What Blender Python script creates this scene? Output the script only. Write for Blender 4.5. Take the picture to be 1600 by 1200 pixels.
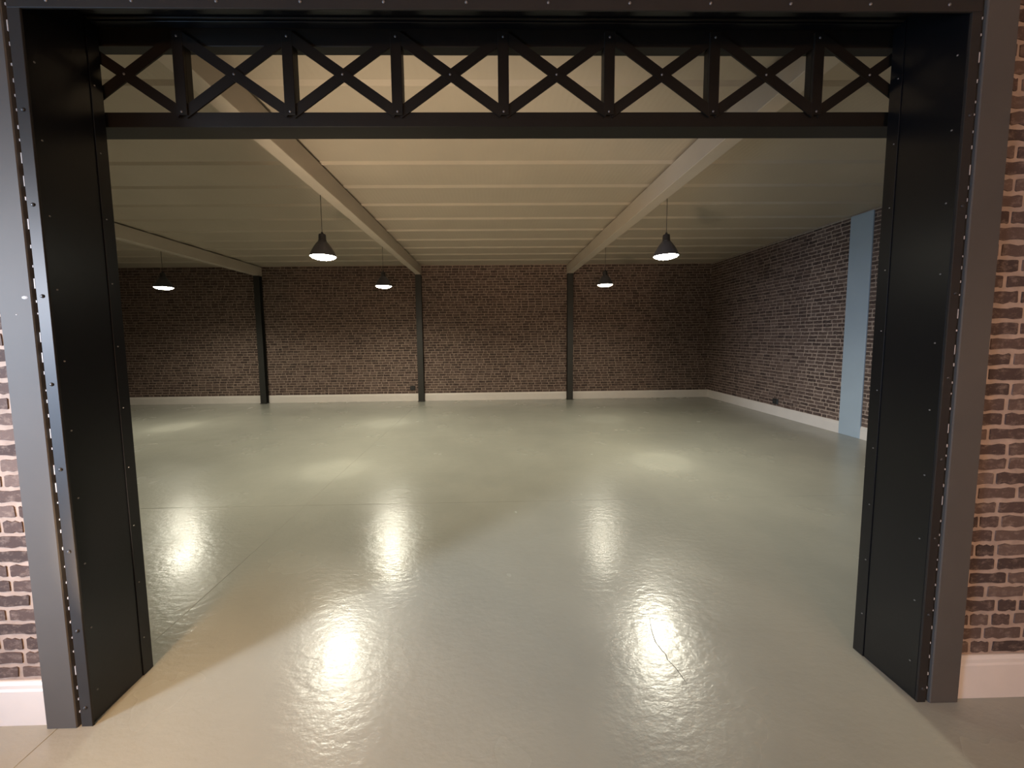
import bpy, bmesh, math, random
from mathutils import Vector, Matrix
random.seed(7)
for o in list(bpy.data.objects): bpy.data.objects.remove(o)
S = bpy.context.scene
COL = S.collection

# ------------------------------------------------------------------ camera
YAW, PITCH, ROLL = 0.0176, 0.0761, -0.0111
R0 = Vector((math.cos(YAW), -math.sin(YAW), 0)); HD = Vector((math.sin(YAW), math.cos(YAW), 0)); UP = Vector((0, 0, 1))
FW = HD*math.cos(PITCH) - UP*math.sin(PITCH)
D0 = -(HD*math.sin(PITCH) + UP*math.cos(PITCH))
RT = R0*math.cos(ROLL) - D0*math.sin(ROLL); DN = R0*math.sin(ROLL) + D0*math.cos(ROLL)
cam = bpy.data.cameras.new('camera'); co = bpy.data.objects.new('camera', cam); COL.objects.link(co)
cam.sensor_fit = 'HORIZONTAL'; cam.sensor_width = 36; cam.lens = 36*575.61/1600
cam.shift_x = 21.23/1600; cam.shift_y = -28.76/1600
cam.clip_start = 0.05; cam.clip_end = 60
m = Matrix.Identity(4)
for i in range(3):
    m[i][0] = RT[i]; m[i][1] = -DN[i]; m[i][2] = -FW[i]
m[0][3], m[1][3], m[2][3] = 0.0, -1.3834, 1.5
co.matrix_world = m
S.camera = co

# ------------------------------------------------------------------ light and exposure
W = bpy.data.worlds.new('world'); S.world = W; W.use_nodes = True
W.node_tree.nodes['Background'].inputs[0].default_value = (0.5, 0.55, 0.65, 1)
W.node_tree.nodes['Background'].inputs[1].default_value = 0.0
S.view_settings.view_transform = 'Standard'; S.view_settings.look = 'None'
S.view_settings.exposure = 0.0; S.view_settings.gamma = 1.0; S.view_settings.use_curve_mapping = False

LAMP = 58.0             # radiance of the pendant diffusers
SPOT = 290.0            # power of the bulb behind each diffuser, cut off by its shade
def light(kind, name, loc, energy, col, **k):
    l = bpy.data.lights.new(name, kind); l.energy = energy; l.color = col
    for a, b in k.items(): setattr(l, a, b)
    o = bpy.data.objects.new(name, l); COL.objects.link(o); o.location = loc
    return o
# the front room the photographer stands in: a warm shaded lamp over its left side, a weaker one over its right,
# daylight through a glazed door in its left wall
light('AREA', 'front_room_lamp', (-1.54, -0.95, 2.41), 22, (1.0, 0.60, 0.30), shape='DISK', size=0.24, spread=math.radians(85))
light('AREA', 'front_room_lamp', (1.87, -1.0, 2.41), 5, (1.0, 0.68, 0.48), shape='DISK', size=0.24, spread=math.radians(115))
light('POINT', 'rear_fill_light', (0.35, -4.2, 1.15), 165, (1.0, 0.60, 0.36), shadow_soft_size=0.12)  # added warm fill behind the camera for ceiling ribs and front faces
dl = light('AREA', 'door_daylight', (-4.42, -2.45, 1.05), 170, (0.38, 0.64, 1.0), shape='RECTANGLE', size=1.0, size_y=1.7)
dl.rotation_euler = (math.radians(90), 0, math.radians(-90))
# two added fill spots: cool onto the hall floor, warm up onto its ceiling
fl = light('SPOT', 'hall_fill_spot', (-4.2, -2.5, 2.0), 1350, (0.85, 0.89, 1.0), shadow_soft_size=0.3, spot_size=math.radians(40), spot_blend=0.9)
ul = light('SPOT', 'ceiling_fill_spot', (-1.45, -0.45, 0.3), 410, (1.0, 0.79, 0.57), shadow_soft_size=0.1, spot_size=math.radians(66), spot_blend=0.8)
ul.rotation_euler = (Vector((-0.1, 2.9, 3.2))-Vector((-1.45, -0.45, 0.3))).to_track_quat('-Z', 'Y').to_euler()
fl.rotation_euler = (Vector((0.9, 1.7, 0.5))-Vector((-4.2, -2.5, 2.0))).to_track_quat('-Z', 'Y').to_euler()

# ------------------------------------------------------------------ materials
def mat(name, col, rough=0.5, spec=0.5, metal=0.0):
    M = bpy.data.materials.new(name); M.use_nodes = True
    b = M.node_tree.nodes['Principled BSDF']
    b.inputs['Base Color'].default_value = (*col, 1); b.inputs['Roughness'].default_value = rough
    b.inputs['Specular IOR Level'].default_value = spec; b.inputs['Metallic'].default_value = metal
    return M
def nd(M, t, **k):
    n = M.node_tree.nodes.new(t)
    for a, b in k.items(): setattr(n, a, b)
    return n
def lk(M, a, b): M.node_tree.links.new(a, b)
def bsdf(M): return M.node_tree.nodes['Principled BSDF']
def noise(M, scale, detail=4, rough=0.6, vec=None):
    n = nd(M, 'ShaderNodeTexNoise'); n.inputs['Scale'].default_value = scale
    n.inputs['Detail'].default_value = detail; n.inputs['Roughness'].default_value = rough
    if vec is not None: lk(M, vec, n.inputs['Vector'])
    return n
def objco(M, scale=None):
    g = nd(M, 'ShaderNodeNewGeometry')
    if scale is None: return g.outputs['Position']
    mp = nd(M, 'ShaderNodeMapping'); mp.inputs['Scale'].default_value = scale
    lk(M, g.outputs['Position'], mp.inputs['Vector']); return mp.outputs['Vector']
def ramp(M, fac, stops):
    r = nd(M, 'ShaderNodeValToRGB'); e = r.color_ramp.elements
    while len(e) < len(stops): e.new(0.5)
    for q, (p, c) in zip(e, stops): q.position = p; q.color = (*c, 1)
    lk(M, fac, r.inputs[0]); return r.outputs[0]
def bump(M, h, strength, dist, prev=None):
    b = nd(M, 'ShaderNodeBump'); b.inputs['Strength'].default_value = strength; b.inputs['Distance'].default_value = dist
    lk(M, h, b.inputs['Height'])
    if prev is not None: lk(M, prev, b.inputs['Normal'])
    return b.outputs[0]
def tinted(M, col, var, scale):
    n = noise(M, scale, 5, 0.6, objco(M))
    lo = tuple(c*(1-var) for c in col); hi = tuple(min(1, c*(1+var)) for c in col)
    lk(M, ramp(M, n.outputs[0], [(0.3, lo), (0.7, hi)]), bsdf(M).inputs['Base Color'])

# painted screed floor
FLOOR = mat('floor_paint', (0.27, 0.262, 0.215), 0.3)
p = objco(FLOOR)
n1 = noise(FLOOR, 0.9, 5, 0.6, p)
lk(FLOOR, ramp(FLOOR, n1.outputs[0], [(0.3, (0.270, 0.266, 0.228)), (0.72, (0.328, 0.321, 0.271))]), bsdf(FLOOR).inputs['Base Color'])
n2 = noise(FLOOR, 1.7, 3, 0.5, p)
mr = nd(FLOOR, 'ShaderNodeMapRange'); mr.inputs['From Min'].default_value = 0.3; mr.inputs['From Max'].default_value = 0.7
mr.inputs['To Min'].default_value = 0.19; mr.inputs['To Max'].default_value = 0.29
lk(FLOOR, n2.outputs[0], mr.inputs['Value']); lk(FLOOR, mr.outputs[0], bsdf(FLOOR).inputs['Roughness'])
na = noise(FLOOR, 1.0, 2, 0.5, objco(FLOOR, (5.0, 9.0, 1)))
na.inputs['Distortion'].default_value = 1.5
nb = noise(FLOOR, 1.0, 4, 0.6, objco(FLOOR, (22, 34, 1)))
nc = noise(FLOOR, 1.0, 3, 0.6, objco(FLOOR, (90, 110, 1)))
b1 = bump(FLOOR, na.outputs[0], 0.3, 0.004)
b2 = bump(FLOOR, nb.outputs[0], 0.5, 0.003, b1)
b3 = bump(FLOOR, nc.outputs[0], 0.3, 0.0005, b2)
lk(FLOOR, b3, bsdf(FLOOR).inputs['Normal'])
JOINT = mat('joint_filler', (0.3, 0.29, 0.25), 0.5)
CRACK = mat('crack_dark', (0.04, 0.038, 0.03), 0.8)

# off-white ceiling sheets with very fine ribs
CEIL = mat('ceiling_sheet', (0.40, 0.345, 0.272), 0.55, 0.4)
tinted(CEIL, (0.40, 0.345, 0.272), 0.05, 1.2)
wv = nd(CEIL, 'ShaderNodeTexWave'); wv.wave_type = 'BANDS'; wv.bands_direction = 'X'; wv.inputs['Scale'].default_value = 7.0
lk(CEIL, objco(CEIL), wv.inputs['Vector'])
lk(CEIL, bump(CEIL, wv.outputs['Fac'], 0.12, 0.004), bsdf(CEIL).inputs['Normal'])
BEAM = mat('beam_paint', (0.48, 0.42, 0.345), 0.5); tinted(BEAM, (0.48, 0.42, 0.345), 0.04, 3)

# brick and mortar
def brick_mat(name):
    M = mat(name, (0.1, 0.06, 0.05), 0.85, 0.25)
    oi = nd(M, 'ShaderNodeObjectInfo'); g = nd(M, 'ShaderNodeNewGeometry')
    ad = nd(M, 'ShaderNodeMath', operation='ADD'); lk(M, oi.outputs['Random'], ad.inputs[0]); lk(M, g.outputs['Random Per Island'], ad.inputs[1])
    fr = nd(M, 'ShaderNodeMath', operation='FRACT'); lk(M, ad.outputs[0], fr.inputs[0])
    base = ramp(M, fr.outputs[0], [(0.0, (0.054, 0.036, 0.031)), (0.35, (0.077, 0.050, 0.043)), (0.7, (0.102, 0.068, 0.056)), (1.0, (0.135, 0.094, 0.079))])
    n = noise(M, 26, 6, 0.7, objco(M, (1, 1, 1.6)))
    sm = nd(M, 'ShaderNodeMapRange'); sm.inputs['From Min'].default_value = 0.5; sm.inputs['From Max'].default_value = 0.78
    sm.inputs['To Max'].default_value = 0.7
    lk(M, n.outputs[0], sm.inputs['Value'])
    mx = nd(M, 'ShaderNodeMix', data_type='RGBA'); lk(M, sm.outputs[0], mx.inputs['Factor'])
    lk(M, base, mx.inputs['A']); mx.inputs['B'].default_value = (0.31, 0.235, 0.19, 1)
    lk(M, mx.outputs['Result'], bsdf(M).inputs['Base Color'])
    lk(M, bump(M, n.outputs[0], 0.5, 0.004), bsdf(M).inputs['Normal'])
    return M
BRICK = brick_mat('brick_face')
MORTAR = mat('mortar', (0.35, 0.268, 0.218), 0.9, 0.2)
tinted(MORTAR, (0.35, 0.268, 0.218), 0.18, 18)
PLASTER = mat('plain_plaster', (0.55, 0.5, 0.44), 0.8, 0.2); tinted(PLASTER, (0.55, 0.5, 0.44), 0.04, 2)
SKIRT = mat('skirting_paint', (0.64, 0.585, 0.54), 0.45); tinted(SKIRT, (0.64, 0.585, 0.54), 0.03, 5)
PIER = mat('pier_paint', (0.34, 0.41, 0.475), 0.5); tinted(PIER, (0.34, 0.41, 0.475), 0.03, 3)

# steel
BLACK = mat('black_sheet_steel', (0.004, 0.004, 0.005), 0.3, 0.35)
nn = noise(BLACK, 6, 4, 0.6, objco(BLACK)); lk(BLACK, bump(BLACK, nn.outputs[0], 0.08, 0.01), bsdf(BLACK).inputs['Normal'])
GREY = mat('anthracite_paint', (0.078, 0.071, 0.064), 0.6, 0.22); tinted(GREY, (0.078, 0.071, 0.064), 0.05, 4)
STRIP = mat('strip_steel', (0.022, 0.019, 0.017), 0.45, 0.2); tinted(STRIP, (0.022, 0.019, 0.017), 0.06, 8)
GIRDER = mat('girder_paint', (0.010, 0.008, 0.006), 0.5, 0.2); tinted(GIRDER, (0.010, 0.008, 0.006), 0.1, 10)
COLUMN = mat('column_paint', (0.021, 0.0205, 0.018), 0.45, 0.5); tinted(COLUMN, (0.021, 0.0205, 0.018), 0.08, 6)
BOLT = mat('bolt_zinc', (0.2, 0.19, 0.185), 0.4, 0.5, 0.6); tinted(BOLT, (0.2, 0.19, 0.185), 0.1, 60)
DBOLT = mat('bolt_black', (0.02, 0.018, 0.018), 0.4, 0.5); tinted(DBOLT, (0.02, 0.018, 0.018), 0.1, 60)
SEAL = mat('sealant_white', (0.42, 0.39, 0.37), 0.7); tinted(SEAL, (0.42, 0.39, 0.37), 0.1, 40)
SHADE = mat('lamp_enamel', (0.045, 0.044, 0.052), 0.4, 0.5); tinted(SHADE, (0.045, 0.044, 0.052), 0.06, 20)
NECK = mat('lamp_neck', (0.02, 0.019, 0.022), 0.45, 0.5); tinted(NECK, (0.02, 0.019, 0.022), 0.06, 20)
CORD = mat('lamp_cord', (0.05, 0.045, 0.04), 0.7); tinted(CORD, (0.05, 0.045, 0.04), 0.05, 30)
INNER = mat('lamp_inner', (0.75, 0.74, 0.7), 0.5)
GLOW = bpy.data.materials.new('lamp_glow'); GLOW.use_nodes = True
gt = GLOW.node_tree; gt.nodes.remove(gt.nodes['Principled BSDF'])
em = gt.nodes.new('ShaderNodeEmission'); em.inputs[0].default_value = (1.0, 0.95, 0.77, 1); em.inputs[1].default_value = LAMP
gt.links.new(em.outputs[0], gt.nodes['Material Output'].inputs[0])
DIM = GLOW.copy(); DIM.name = 'lamp_glow_weak'
DIM.node_tree.nodes['Emission'].inputs[1].default_value = LAMP*0.25; DIM.node_tree.nodes['Emission'].inputs[0].default_value = (1.0, 0.9, 0.66, 1)
SOCK = mat('socket_plastic', (0.02, 0.02, 0.02), 0.5); tinted(SOCK, (0.02, 0.02, 0.02), 0.05, 30)

# ------------------------------------------------------------------ mesh helpers
def box(bm, x0, x1, y0, y1, z0, z1, bev=0.0):
    vs = [bm.verts.new((x, y, z)) for z in (z0, z1) for y in (y0, y1) for x in (x0, x1)]
    fs = [bm.faces.new([vs[i] for i in f]) for f in ((0, 2, 3, 1), (4, 5, 7, 6), (0, 1, 5, 4), (2, 6, 7, 3), (0, 4, 6, 2), (1, 3, 7, 5))]
    if bev:
        es = list({e for f in fs for e in f.edges})
        bmesh.ops.bevel(bm, geom=es, offset=bev, segments=1, affect='EDGES')
def obb(bm, a, b, w, y0, y1):
    """flat bar in the xz plane from a to b, w wide, between y0 and y1"""
    a = Vector((a[0], 0, a[1])); b = Vector((b[0], 0, b[1])); d = (b-a).normalized(); n = Vector((-d.z, 0, d.x))*w/2
    c = [a-n, b-n, b+n, a+n]
    f = [bm.verts.new((q.x, y0, q.z)) for q in c]; k = [bm.verts.new((q.x, y1, q.z)) for q in c]
    bm.faces.new(f); bm.faces.new(k[::-1])
    for i in range(4): bm.faces.new((f[i], k[i], k[(i+1) % 4], f[(i+1) % 4]))
def lathe(bm, prof, n=28, cap0=False, cap1=False):
    rings = []
    for r, z in prof:
        rings.append([bm.verts.new((r*math.cos(2*math.pi*i/n), r*math.sin(2*math.pi*i/n), z)) for i in range(n)])
    for a, b in zip(rings, rings[1:]):
        for i in range(n): bm.faces.new((a[i], a[(i+1) % n], b[(i+1) % n], b[i]))
    if cap0: bm.faces.new(rings[0][::-1])
    if cap1: bm.faces.new(rings[-1])
def mesh(bm, name, smooth=False, normals=True):
    if normals: bmesh.ops.recalc_face_normals(bm, faces=bm.faces)
    me = bpy.data.meshes.new(name); bm.to_mesh(me); bm.free()
    if smooth:
        for f in me.polygons: f.use_smooth = True
    return me
def put(name, me, M, parent=None, loc=None, rot=None, scale=None):
    if not me.materials: me.materials.append(M)
    o = bpy.data.objects.new(name, me); COL.objects.link(o)
    if parent: o.parent = parent
    if loc: o.location = loc
    if rot: o.rotation_euler = rot
    if scale: o.scale = scale
    return o
def bx(name, M, parent, *b, bev=0.0):
    bm = bmesh.new(); box(bm, *b, bev=bev); return put(name, mesh(bm, name), M, parent)
def thing(name, label, cat, loc=(0, 0, 0), group=None):
    o = bpy.data.objects.new(name, None); COL.objects.link(o); o.location = loc; o.empty_display_size = 0.1
    tag(o, label, cat, group); return o
def tag(o, label, cat, group=None):
    o['kind'] = 'thing'
    o['label'] = label; o['category'] = cat
    if group: o['group'] = group
    return o
def struct(o, label=None):
    o['kind'] = 'structure'
    if label: o['label'] = label
    return o

# ------------------------------------------------------------------ dimensions
XL, XR, T = -1.5877, 1.7133, 0.2388        # clear opening and its depth
D, ZC, XW = 7.44, 3.2055, 5.2539           # back wall, ceiling, right wall
XFAR = -9.7                                # left wall of the hall
FX0, FX1, FY = -4.5, 4.7, -4.6             # front room
ZSO = 2.783                                # soffit
ZST = 2.70                                 # middle of the flat strip over the opening

# ------------------------------------------------------------------ floor: slabs with open joints
bm = bmesh.new(); box(bm, XFAR, XW, FY, D, -0.12, -0.004)
floor = struct(put('floor', mesh(bm, 'floor'), JOINT), 'grey-green painted concrete floor with glossy patches under the lamps')
xs = [XFAR, -5.35, -1.71, 5.2539]; ys = [FY, 1.885, 4.17, D]
for i in range(len(xs)-1):
    for j in range(len(ys)-1):
        g = 0.0003
        bm = bmesh.new()
        box(bm, xs[i]+(g if i else 0), xs[i+1]-(g if i < len(xs)-2 else 0), ys[j]+(g if j else 0), ys[j+1]-(g if j < len(ys)-2 else 0), -0.02, 0.0, bev=0.0018)
        put('floor_slab', mesh(bm, 'floor_slab'), FLOOR, floor)
# hairline crack in the paint under the right lamp
def upx(u, v):
    d = FW + RT*((u-800+21.23)/575.61) + DN*((v-600+28.76)/575.61); c = Vector((0, -1.3834, 1.5))
    return c + d*(-c.z/d.z)
pts = [upx(u, v) for u, v in ((1014, 958), (1018, 985), (1024, 1003), (1034, 1016), (1040, 1022), (1043, 1031), (1056, 1044), (1066, 1058), (1073, 1068))]
bm = bmesh.new(); prev = None
for k, q in enumerate(pts):
    w = 0.0016 if 0 < k < len(pts)-1 else 0.0004
    a = bm.verts.new((q.x-w, q.y, 0.0006)); b = bm.verts.new((q.x+w, q.y, 0.0006))
    if prev: bm.faces.new((prev[0], prev[1], b, a))
    prev = (a, b)
put('floor_crack', mesh(bm, 'floor_crack'), CRACK, floor)

# ------------------------------------------------------------------ ceiling: sheets with a rib at every joint
bm = bmesh.new(); box(bm, XFAR, XW, 0.0, D, ZC+0.03, ZC+0.15)
ceiling = struct(put('ceiling', mesh(bm, 'ceiling'), CEIL), 'cream sheet ceiling with a rib at every joint')
PIT, Y0 = 0.5617, 2.3527
brk = [Y0+PIT*k for k in range(-3, 9)]
edges = [T] + brk + [D]
for a, b in zip(edges, edges[1:]):
    bm = bmesh.new()
    pr = [(a, ZC+0.03), (a, ZC), (b-(0.032 if b < D else 0), ZC), (b, ZC-(0.02 if b < D else 0)), (b, ZC+0.03)]   # lapped: far edge folded down
    A = [bm.verts.new((XFAR, y, z)) for y, z in pr]; B = [bm.verts.new((XW, y, z)) for y, z in pr]
    for k in range(len(pr)): bm.faces.new((A[k], A[(k+1) % len(pr)], B[(k+1) % len(pr)], B[k]))
    bm.faces.new(A); bm.faces.new(B[::-1])
    put('ceiling_panel', mesh(bm, 'ceiling_panel'), CEIL, ceiling)

# ------------------------------------------------------------------ brickwork
ROW, BH, GAP, PRO = 0.0592, 0.0485, 0.0115, 0.0032
def brick_outline(rnd, L, H):
    """irregular hand-made outline, unit local x 0..L, z 0..H"""
    j = lambda s: rnd.uniform(-s, s)
    bot = [(L*t+j(L*0.02), 0.002+j(0.0048)) for t in (0.2, 0.4, 0.6, 0.8)]
    top = [(L*t+j(L*0.02), H-0.002+j(0.0048)) for t in (0.8, 0.6, 0.4, 0.2)]
    e = lambda: abs(j(.004))
    return ([(0.004+e(), e())] + bot + [(L-0.004-e(), e()), (L-e(), 0.005), (L-e(), H-0.005), (L-0.004-e(), H-e())] + top +
            [(0.004+e(), H-e()), (e(), H-0.005), (e(), 0.005)])
def brick_mesh(L, seed):
    rnd = random.Random(seed); o = brick_outline(rnd, L, BH)
    bm = bmesh.new(); n = len(o); cx, cz = L/2, BH/2
    f = [bm.verts.new((x+(cx-x)*0.012, -PRO, z+(cz-z)*0.045)) for x, z in o]
    k = [bm.verts.new((x, 0.002, z)) for x, z in o]
    bm.faces.new(f)
    for i in range(n): bm.faces.new((f[i], k[i], k[(i+1) % n], f[(i+1) % n]))
    return mesh(bm, 'brick')
LONG, SHORT = 0.165-GAP, 0.088-GAP
VAR = {0: [brick_mesh(LONG, s) for s in range(7)], 1: [brick_mesh(SHORT, 50+s) for s in range(5)]}
LEN = {0: LONG, 1: SHORT}
for v in VAR.values():
    for q in v: q.materials.append(BRICK)
def rows(x0, x1, z0, z1, seed):
    """bricks as (x, length, kind, z) between x0 and x1, cut at the ends"""
    rnd = random.Random(seed); out = []; k = 0; z = z0
    while z + BH*0.5 < z1:
        x = x0 - (k % 2)*0.08 - rnd.uniform(0, 0.05)
        while x < x1:
            kind = 1 if rnd.random() < 0.22 else 0
            L = LEN[kind]; a, b = max(x, x0), min(x+L, x1)
            if b-a > 0.022: out.append((a, b-a, kind, z+rnd.uniform(-.0015, .0015)))
            x += L + GAP*rnd.uniform(0.8, 1.25)
        z += ROW; k += 1
    return out
def lay(wall, bricks, frame, near, seed):
    """frame(u, z) -> matrix; bricks with near(u) become objects, the rest one joined mesh of the same wall"""
    rnd = random.Random(seed); rest = bmesh.new(); cnt = 0
    for u, L, kind, z in bricks:
        M = frame(u, z)
        if near(u + L/2) and cnt < 300:
            o = put('brick', rnd.choice(VAR[kind]), BRICK, wall); cnt += 1
            o.matrix_local = M @ Matrix.Diagonal((L/LEN[kind], 1, 1, 1))
        else:
            ins, H = 0.002, BH
            j = lambda s: rnd.uniform(-s, s)
            q = [(j(.003), j(.003)), (L+j(.003), j(.003)), (L+j(.003), H+j(.003)), (j(.003), H+j(.003))]
            f = [rest.verts.new(M @ Vector((x, -PRO, zz))) for x, zz in q]
            k = [rest.verts.new(M @ Vector((x, 0.001, zz))) for x, zz in q]
            rest.faces.new(f)
            for i in range(4): rest.faces.new((f[i], k[i], k[(i+1) % 4], f[(i+1) % 4]))
    if len(rest.verts):
        o = put('brickwork', mesh(rest, 'brickwork', normals=False), BRICK, wall); o['kind'] = 'stuff'
    else: rest.free()

# front wall around the opening (brick towards the photographer)
BW = 0.117; BO = 0.045                    # casing board width, strip width
LBX0, LBX1 = XL-BO-BW, XL-BO              # left board
RBX0, RBX1 = XR+BO, XR+BO+BW    # right board
bm = bmesh.new()
box(bm, XFAR, XL-0.01, 0.004, T-0.002, 0, ZC+0.03); box(bm, XR+0.01, XW, 0.004, T-0.002, 0, ZC+0.03); box(bm, XL-0.01, XR+0.01, 0.004, T-0.002, ZSO+0.01, ZC+0.03)
wf = struct(put('wall_front', mesh(bm, 'wall_front'), MORTAR), 'dark brick wall with pale mortar around the wide opening')
fr = lambda u, z: Matrix.Translation((u, 0.004, z))
SK = 0.178
lay(wf, rows(FX0, LBX0-0.002, SK+0.008, ZC+.02, 3), fr, lambda u: u > -2.33, 5)
lay(wf, rows(RBX1+0.002, FX1, SK+0.008, ZC+.02, 4), fr, lambda u: u < 2.52, 6)
# back wall of the hall
bm = bmesh.new(); box(bm, XFAR, XW+0.1, D, D+0.15, 0, ZC+0.03)
wb = struct(put('wall_back', mesh(bm, 'wall_back'), MORTAR), 'dark brick back wall behind the three steel columns')
lay(wb, rows(XFAR, XW, SK+0.006, ZC-.01, 8), lambda u, z: Matrix.Translation((u, D, z)), lambda u: False, 8)
# right wall of the hall
PY0, PY1 = 3.69, 4.012
bm = bmesh.new(); box(bm, XW, XW+0.15, T, D, 0, ZC+0.03)
wr = struct(put('wall_right', mesh(bm, 'wall_right'), MORTAR), 'dark brick side wall running back from the opening')
fr2 = lambda u, z: Matrix.Translation((XW, -u, z)) @ Matrix.Rotation(math.radians(-90), 4, 'Z')
lay(wr, [b for b in rows(-D, -PY1, SK+.006, ZC-.01, 9)] , fr2, lambda u: -u < 4.72, 9)
lay(wr, [b for b in rows(-PY0, -T, SK+.006, ZC-.01, 10)], fr2, lambda u: -u > 3.4, 10)
# left wall of the hall, shell of the front room
bm = bmesh.new(); box(bm, XFAR-0.15, XFAR, T, D, 0, ZC+0.03)
struct(put('wall_left', mesh(bm, 'wall_left'), MORTAR), 'far left wall of the hall')
bm = bmesh.new(); box(bm, FX1, FX1+0.1, FY, 0.0, 0, ZC); wfr = struct(put('wall_front_room_right', mesh(bm, 'w'), PLASTER), 'plain side wall of the front room')
bm = bmesh.new(); box(bm, FX0-0.1, FX0, FY, 0.0, 0, ZC); struct(put('wall_front_room_left', mesh(bm, 'w'), PLASTER), 'plain side wall of the front room with the glazed door')
bm = bmesh.new(); box(bm, FX0, FX1, FY-0.1, FY, 0, ZC); struct(put('wall_front_room_near', mesh(bm, 'w'), PLASTER), 'plain wall behind the photographer')
bm = bmesh.new(); box(bm, FX0, FX1, FY, 0.0, ZC, ZC+0.1); struct(put('ceiling_front_room', mesh(bm, 'w'), PLASTER), 'plain ceiling of the front room')

# skirting boards
def skirt(name, a, b, h=SK, th=0.016):
    """board along the line a-b (points on the wall face); thickness goes to the left of a->b"""
    a = Vector((*a, 0)); b = Vector((*b, 0)); d = (b-a).normalized(); n = Vector((-d.y, d.x, 0))
    pr = [(0, 0), (th, 0), (th, h*0.80), (th*0.75, h*0.84), (th*0.7, h*0.92), (th*0.35, h*0.97), (th*0.3, h), (0, h)]
    bm = bmesh.new()
    A = [bm.verts.new(a+n*t+UP*z) for t, z in pr]; B = [bm.verts.new(b+n*t+UP*z) for t, z in pr]
    for k in range(len(pr)): bm.faces.new((A[k], A[(k+1) % len(pr)], B[(k+1) % len(pr)], B[k]))
    bm.faces.new(A); bm.faces.new(B[::-1])
    return struct(put(name, mesh(bm, name), SKIRT))
skirt('baseboard_front_left', (LBX0-0.001, 0.003), (FX0, 0.003))['label'] = 'white baseboard left of the opening'
skirt('baseboard_front_right', (FX1, 0.003), (RBX1+0.001, 0.003))['label'] = 'white baseboard right of the opening'
skirt('baseboard_back', (XW, D), (XFAR, D))['label'] = 'cream baseboard along the back wall'
skirt('baseboard_right', (XW, T), (XW, D))['label'] = 'cream baseboard along the right wall'

# pale pier on the right wall, thin cornice line above the brick
pier = thing('wall_pier', 'pale blue-white painted pier standing against the right brick wall', 'pier', (XW, (PY0+PY1)/2, 0))
bx('pier_shaft', PIER, pier, -0.022, -0.001, PY0-(PY0+PY1)/2, PY1-(PY0+PY1)/2, 0.0, ZC-0.022, bev=0.003)
bm = bmesh.new(); box(bm, XW-0.012, XW, PY1, D, ZC-0.03, ZC-0.0205); box(bm, XW-0.012, XW, T, PY0, ZC-0.03, ZC-0.0205)
struct(put('trim_1', mesh(bm, 'trim_1'), CEIL), 'thin pale strip between right brick wall and ceiling')

# ------------------------------------------------------------------ ceiling beams and columns
BX = [(-5.46, -5.33, 'leftmost cream beam under the ceiling, half hidden by the left jamb', 'leftmost steel column on the back wall, nearest the dark left corner'),
      (-1.752, -1.626, 'cream beam under the ceiling left of the middle bay', 'middle one of the three dark steel columns on the back wall'),
      (1.792, 1.93, 'cream beam under the ceiling right of the middle bay', 'rightmost of the three dark steel columns on the back wall')]
ZB = 2.985
for x0, x1, lb, lc in BX:
    c = (x0+x1)/2
    t = thing('ceiling_beam', lb, 'beam', (c, T, ZB), 'ceiling beams')
    bx('beam_casing', BEAM, t, x0-c, x1-c, 0.0, D-T-0.002, 0.0, ZC-ZB-0.021, bev=0.004)
    bx('end_plate', BEAM, t, x0-c-0.004, x1-c+0.004, D-T-0.14, D-T-0.006, -0.006, -0.0005)
    t = thing('steel_column', lc, 'column', (c, D-0.075, 0), 'steel columns on the back wall')
    w = 0.066
    bx('flange', COLUMN, t, -w, w, -0.055, -0.046, 0.012, ZB-0.018)
    bx('flange', COLUMN, t, -w, w, 0.046, 0.055, 0.012, ZB-0.018)
    bx('web', COLUMN, t, -0.004, 0.004, -0.046, 0.046, 0.012, ZB-0.018)
    bx('base_plate', COLUMN, t, -w-0.012, w+0.012, -0.075, 0.058, 0.0, 0.012, bev=0.002)
    bx('cap_plate', COLUMN, t, -w, w, -0.058, 0.058, ZB-0.018, ZB-0.0065)

# ------------------------------------------------------------------ steel lined opening
BOLTM = {}
def dome(r, h, key):
    if key not in BOLTM:
        bm = bmesh.new(); lathe(bm, [(r, 0), (r, h*0.25), (r*0.8, h*0.7), (r*0.4, h*0.97)], 8, cap1=True)
        BOLTM[key] = mesh(bm, 'bolt', smooth=True)
    return BOLTM[key]
def bolt(parent, p, axis, M=BOLT, r=0.0034, h=0.0026):
    rot = {'-y': (math.pi/2, 0, 0), '+x': (0, math.pi/2, 0), '-x': (0, -math.pi/2, 0), '-z': (math.pi, 0, 0)}[axis]
    me = dome(r, h, (M.name, r, h))
    return put('bolt', me, M, parent, loc=p, rot=rot)

fo = thing('opening_frame', 'black sheet-steel frame with grey casing boards lining the wide opening', 'door frame', (0, 0, 0))
LIN = 0.012
# linings: left and right jambs and the soffit
jl = bx('jamb_lining', BLACK, fo, XL-LIN, XL, -0.0155, T, 0, ZSO, bev=0.0015)
jr = bx('jamb_lining', BLACK, fo, XR, XR+LIN, -0.0155, T, 0, ZSO, bev=0.0015)
so = bx('soffit_lining', BLACK, fo, XL-LIN, XR+LIN, 0.009, T, ZSO, ZSO+LIN)
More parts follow.
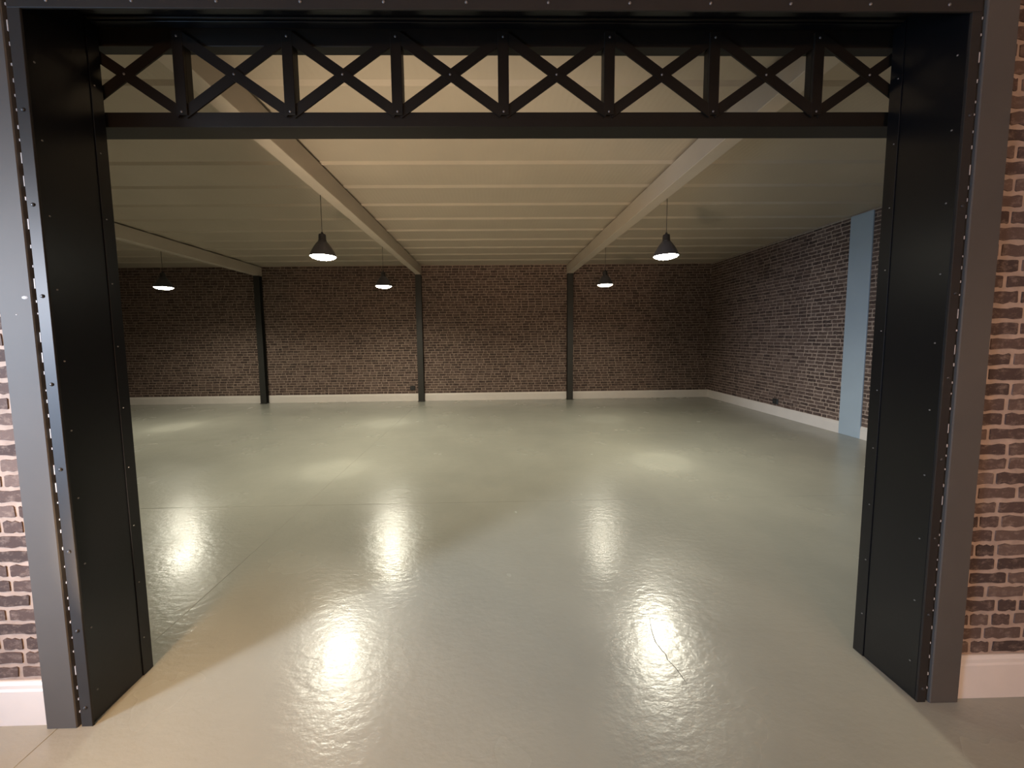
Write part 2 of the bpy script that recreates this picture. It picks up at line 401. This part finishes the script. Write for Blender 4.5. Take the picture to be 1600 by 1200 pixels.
# edge angles along the hall side of the jambs and a rear lip under the soffit
bx('edge_angle', BLACK, jl, XL, XL+0.004, T-0.045, T+0.002, 0, ZSO-0.001, bev=0.001)
bx('edge_angle', BLACK, jr, XR-0.004, XR, T-0.045, T+0.002, 0, ZSO-0.001, bev=0.001)
bx('edge_angle', BLACK, so, XL+0.004, XR-0.004, T-0.03, T+0.002, ZSO-0.012, ZSO-0.0005, bev=0.001)
bx('stop_bar', GIRDER, so, XL+0.002, XR-0.002, 0.196, 0.206, ZSO-0.008, ZSO-0.0005, bev=0.002)
for k in range(11):
    z = 0.12 + 0.262*k
    if z > ZST-0.03: break
    bolt(jl, (XL, 0.012, z), '+x'); bolt(jr, (XR, 0.012, z+0.03), '-x')
    bolt(jl, (XL+0.004, T-0.03, z+0.05), '+x', r=0.003); bolt(jr, (XR-0.004, T-0.03, z+0.08), '-x', r=0.003)
# flat strips on the front edges
sl = bx('edge_strip', STRIP, fo, XL-BO+0.011, XL+0.009, -0.024, -0.016, 0, ZST-0.0725, bev=0.0012)
sr = bx('edge_strip', STRIP, fo, XR-0.001, XR+BO-0.011, -0.024, -0.016, 0, ZST-0.0725, bev=0.0012)
st = bx('edge_strip', STRIP, fo, XL-BO+0.011, XR+BO-0.011, -0.024, -0.016, ZST-0.072, ZST+0.029, bev=0.0012)
for k in range(9):
    z = 0.08 + 0.317*k
    if z < ZST-0.085:
        bolt(sl, (XL-0.012, -0.024, z), '-y', DBOLT, 0.007, 0.005); bolt(sr, (XR+0.018, -0.024, z-0.02), '-y', DBOLT, 0.006, 0.004)
for k in range(12): bolt(st, (XL+0.1+k*0.283, -0.024, ZST-0.05), '-y', BOLT, 0.0055, 0.004)
# dark backing in the groove between strip and board
bx('groove_backing', DBOLT, fo, XL-BO-0.002, XL-BO+0.012, 0.0, 0.004, 0, ZST+0.04)
bx('groove_backing', DBOLT, fo, XR+BO-0.012, XR+BO+0.002, 0.0, 0.004, 0, ZST+0.04)
# casing boards
PB = 0.03
cl = bx('casing_board', GREY, fo, LBX0, LBX1, -PB, 0.004, 0, ZST+0.04, bev=0.003)
cr = bx('casing_board', GREY, fo, RBX0, RBX1, -PB, 0.004, 0, ZST+0.04, bev=0.003)
ct = bx('casing_board', GREY, fo, LBX0, RBX1, -PB, 0.004, ZST+0.04, ZST+0.04+BW, bev=0.003)
# broken line of white filler dabs in the corner between board and strip
rnd = random.Random(21)
for par, x in ((sl, XL-BO+0.011), (sr, XR+BO-0.011)):
    bm = bmesh.new(); z = 0.06
    while z < ZST-0.02:
        L = rnd.choice([0.006, 0.008, 0.008, 0.012, 0.035]); w = rnd.uniform(0.002, 0.0035)
        if par is sl: box(bm, x-w, x+0.0005, -0.0245, -0.018, z, z+L)
        else: box(bm, x-0.0005, x+w, -0.0245, -0.018, z, z+L)
        z += L + rnd.uniform(0.03, 0.065)
    o = put('filler_dabs', mesh(bm, 'filler_dabs'), SEAL, par); o['kind'] = 'stuff'; o['label'] = 'broken line of white filler dabs'
# two paint chips on the left board
for x, z, w in ((-1.656, 1.66, 0.011), (-1.69, 1.60, 0.004)):
    bm = bmesh.new(); lathe(bm, [(w, 0), (w*0.6, 0.0012)], 7, cap1=True)
    o = put('paint_chip', mesh(bm, 'chip'), SEAL, cl, loc=(x, -PB, z), rot=(math.pi/2, 0, 0)); o.scale = (1, 0.55, 1)

# ------------------------------------------------------------------ lattice girder in the head of the opening
gx = thing('lattice_girder', 'dark steel lattice girder of eight crossed panels spanning the opening head', 'girder', (0, 0, 0))
GY = 0.262
PW, X0G, NP = 0.4472, -1.7252, 8
bx('bottom_chord', GIRDER, gx, X0G-0.03, X0G+NP*PW+0.03, GY, GY+0.098, 2.3975, 2.457, bev=0.002)
bx('top_chord', GIRDER, gx, X0G-0.03, X0G+NP*PW+0.03, GY, GY+0.05, 2.718, 2.81, bev=0.002)
ZT, ZL = 2.7484, 2.4521
for k in range(NP+1):
    x = X0G + PW*k
    p_ = bx('post', GIRDER, gx, x-0.0225, x+0.0225, GY-0.0125, GY-0.0005, ZL-0.012, ZT+0.022, bev=0.0015)
    bx('post_web', GIRDER, p_, x-0.0225, x+0.0225, GY, GY+0.03, 2.4575, 2.7175)
    bolt(p_, (x, GY-0.0125, ZT), '-y', r=0.005, h=0.0035); bolt(p_, (x, GY-0.0125, ZL), '-y', r=0.005, h=0.0035)
    if k == NP: break
    a, b = x+0.004, x+PW-0.004
    bm = bmesh.new(); obb(bm, (a, ZL-0.004), (b, ZT+0.004), 0.043, GY-0.006, GY-0.0005); put('brace', mesh(bm, 'brace'), GIRDER, gx)
    bm = bmesh.new(); obb(bm, (a, ZT+0.004), (b, ZL-0.004), 0.043, GY-0.0118, GY-0.0062); q = put('brace', mesh(bm, 'brace'), GIRDER, gx)
    bolt(q, ((a+b)/2, GY-0.0118, (ZT+ZL)/2), '-y', r=0.005, h=0.0035)

# ------------------------------------------------------------------ pendant lamps
HL = 2.41; RL = 0.138
def lathe_mesh(name, prof, n=28, cap0=False, cap1=False):
    bm = bmesh.new(); lathe(bm, prof, n, cap0, cap1); return mesh(bm, name, smooth=True)
SH = lathe_mesh('shade', [(RL, 0), (RL+0.001, 0.006), (RL-0.005, 0.02), (0.118, 0.055), (0.094, 0.098), (0.070, 0.136), (0.052, 0.158), (0.043, 0.166),
                          (0.040, 0.163), (0.049, 0.154), (0.067, 0.132), (0.091, 0.094), (0.115, 0.052), (RL-0.008, 0.019), (RL-0.003, 0.0)], 36)
NK = lathe_mesh('neck', [(0.044, 0.163), (0.045, 0.172), (0.041, 0.176), (0.038, 0.232), (0.034, 0.242), (0.014, 0.246), (0.012, 0.262), (0.006, 0.268)], 24, True, True)
DF = lathe_mesh('diffuser', [(RL-0.006, 0.004), (RL-0.02, -0.012), (RL-0.055, -0.026), (0.012, -0.034)], 32, False, True)
DF2 = DF.copy()
CO = lathe_mesh('cord', [(0.0035, 0.262), (0.0035, ZC-HL-0.012)], 8)
CN = lathe_mesh('ceiling_rose', [(0.004, ZC-HL-0.05), (0.03, ZC-HL-0.045), (0.042, ZC-HL-0.03), (0.044, ZC-HL-0.0005)], 20, True, True)
lamps = [(-1.848, 2.798, 'bell pendant lamp hanging in front of the left ceiling beam, nearest to the opening'),
         (2.015, 2.899, 'bell pendant lamp hanging nearest to the right brick wall and the opening'),
         (-5.568, 5.073, 'far pendant lamp beside the left jamb, its shade lost in the dark'),
         (-1.867, 5.149, 'far pendant lamp hanging left of the middle steel column'),
         (2.027, 5.213, 'far pendant lamp hanging right of the rightmost steel column')]
for k, (x, y, lb) in enumerate(lamps):
    t = thing('pendant_lamp', lb, 'lamp', (x, y, HL), 'bell pendant lamps')
    s = put('lamp_shade', SH, SHADE, t); put('diffuser', DF if k < 4 else DF2, GLOW if k < 4 else DIM, s)
    sp = light('SPOT', 'lamp_bulb', (0, 0, -0.036), SPOT*(0.45 if k == 4 else 1), (1.0, 0.95, 0.77), shadow_soft_size=0.1, spot_size=math.radians(165), spot_blend=0.7)
    sp.parent = t
    put('lamp_neck', NK, NECK, t); put('cord', CO, CORD, t); put('ceiling_rose', CN, BEAM, t)

# ------------------------------------------------------------------ dark wall sockets
def socket(x, y, z, rz, lb):
    t = thing('wall_socket', lb, 'socket', (x, y, z)); t.rotation_euler = (0, 0, rz)
    bx('face_plate', SOCK, t, -0.06, 0.06, -0.03, -0.0075, -0.05, 0.05, bev=0.006)
    for s in (-1, 1): bx('socket_insert', SOCK, t, s*0.028-0.021, s*0.028+0.021, -0.034, -0.0302, -0.021, 0.021, bev=0.003)
socket(-1.905, D, 0.315, 0, 'small dark socket box on the back wall beside the middle column')
socket(XW, 5.27, 0.265, math.radians(-90), 'small dark socket box low on the right brick wall')
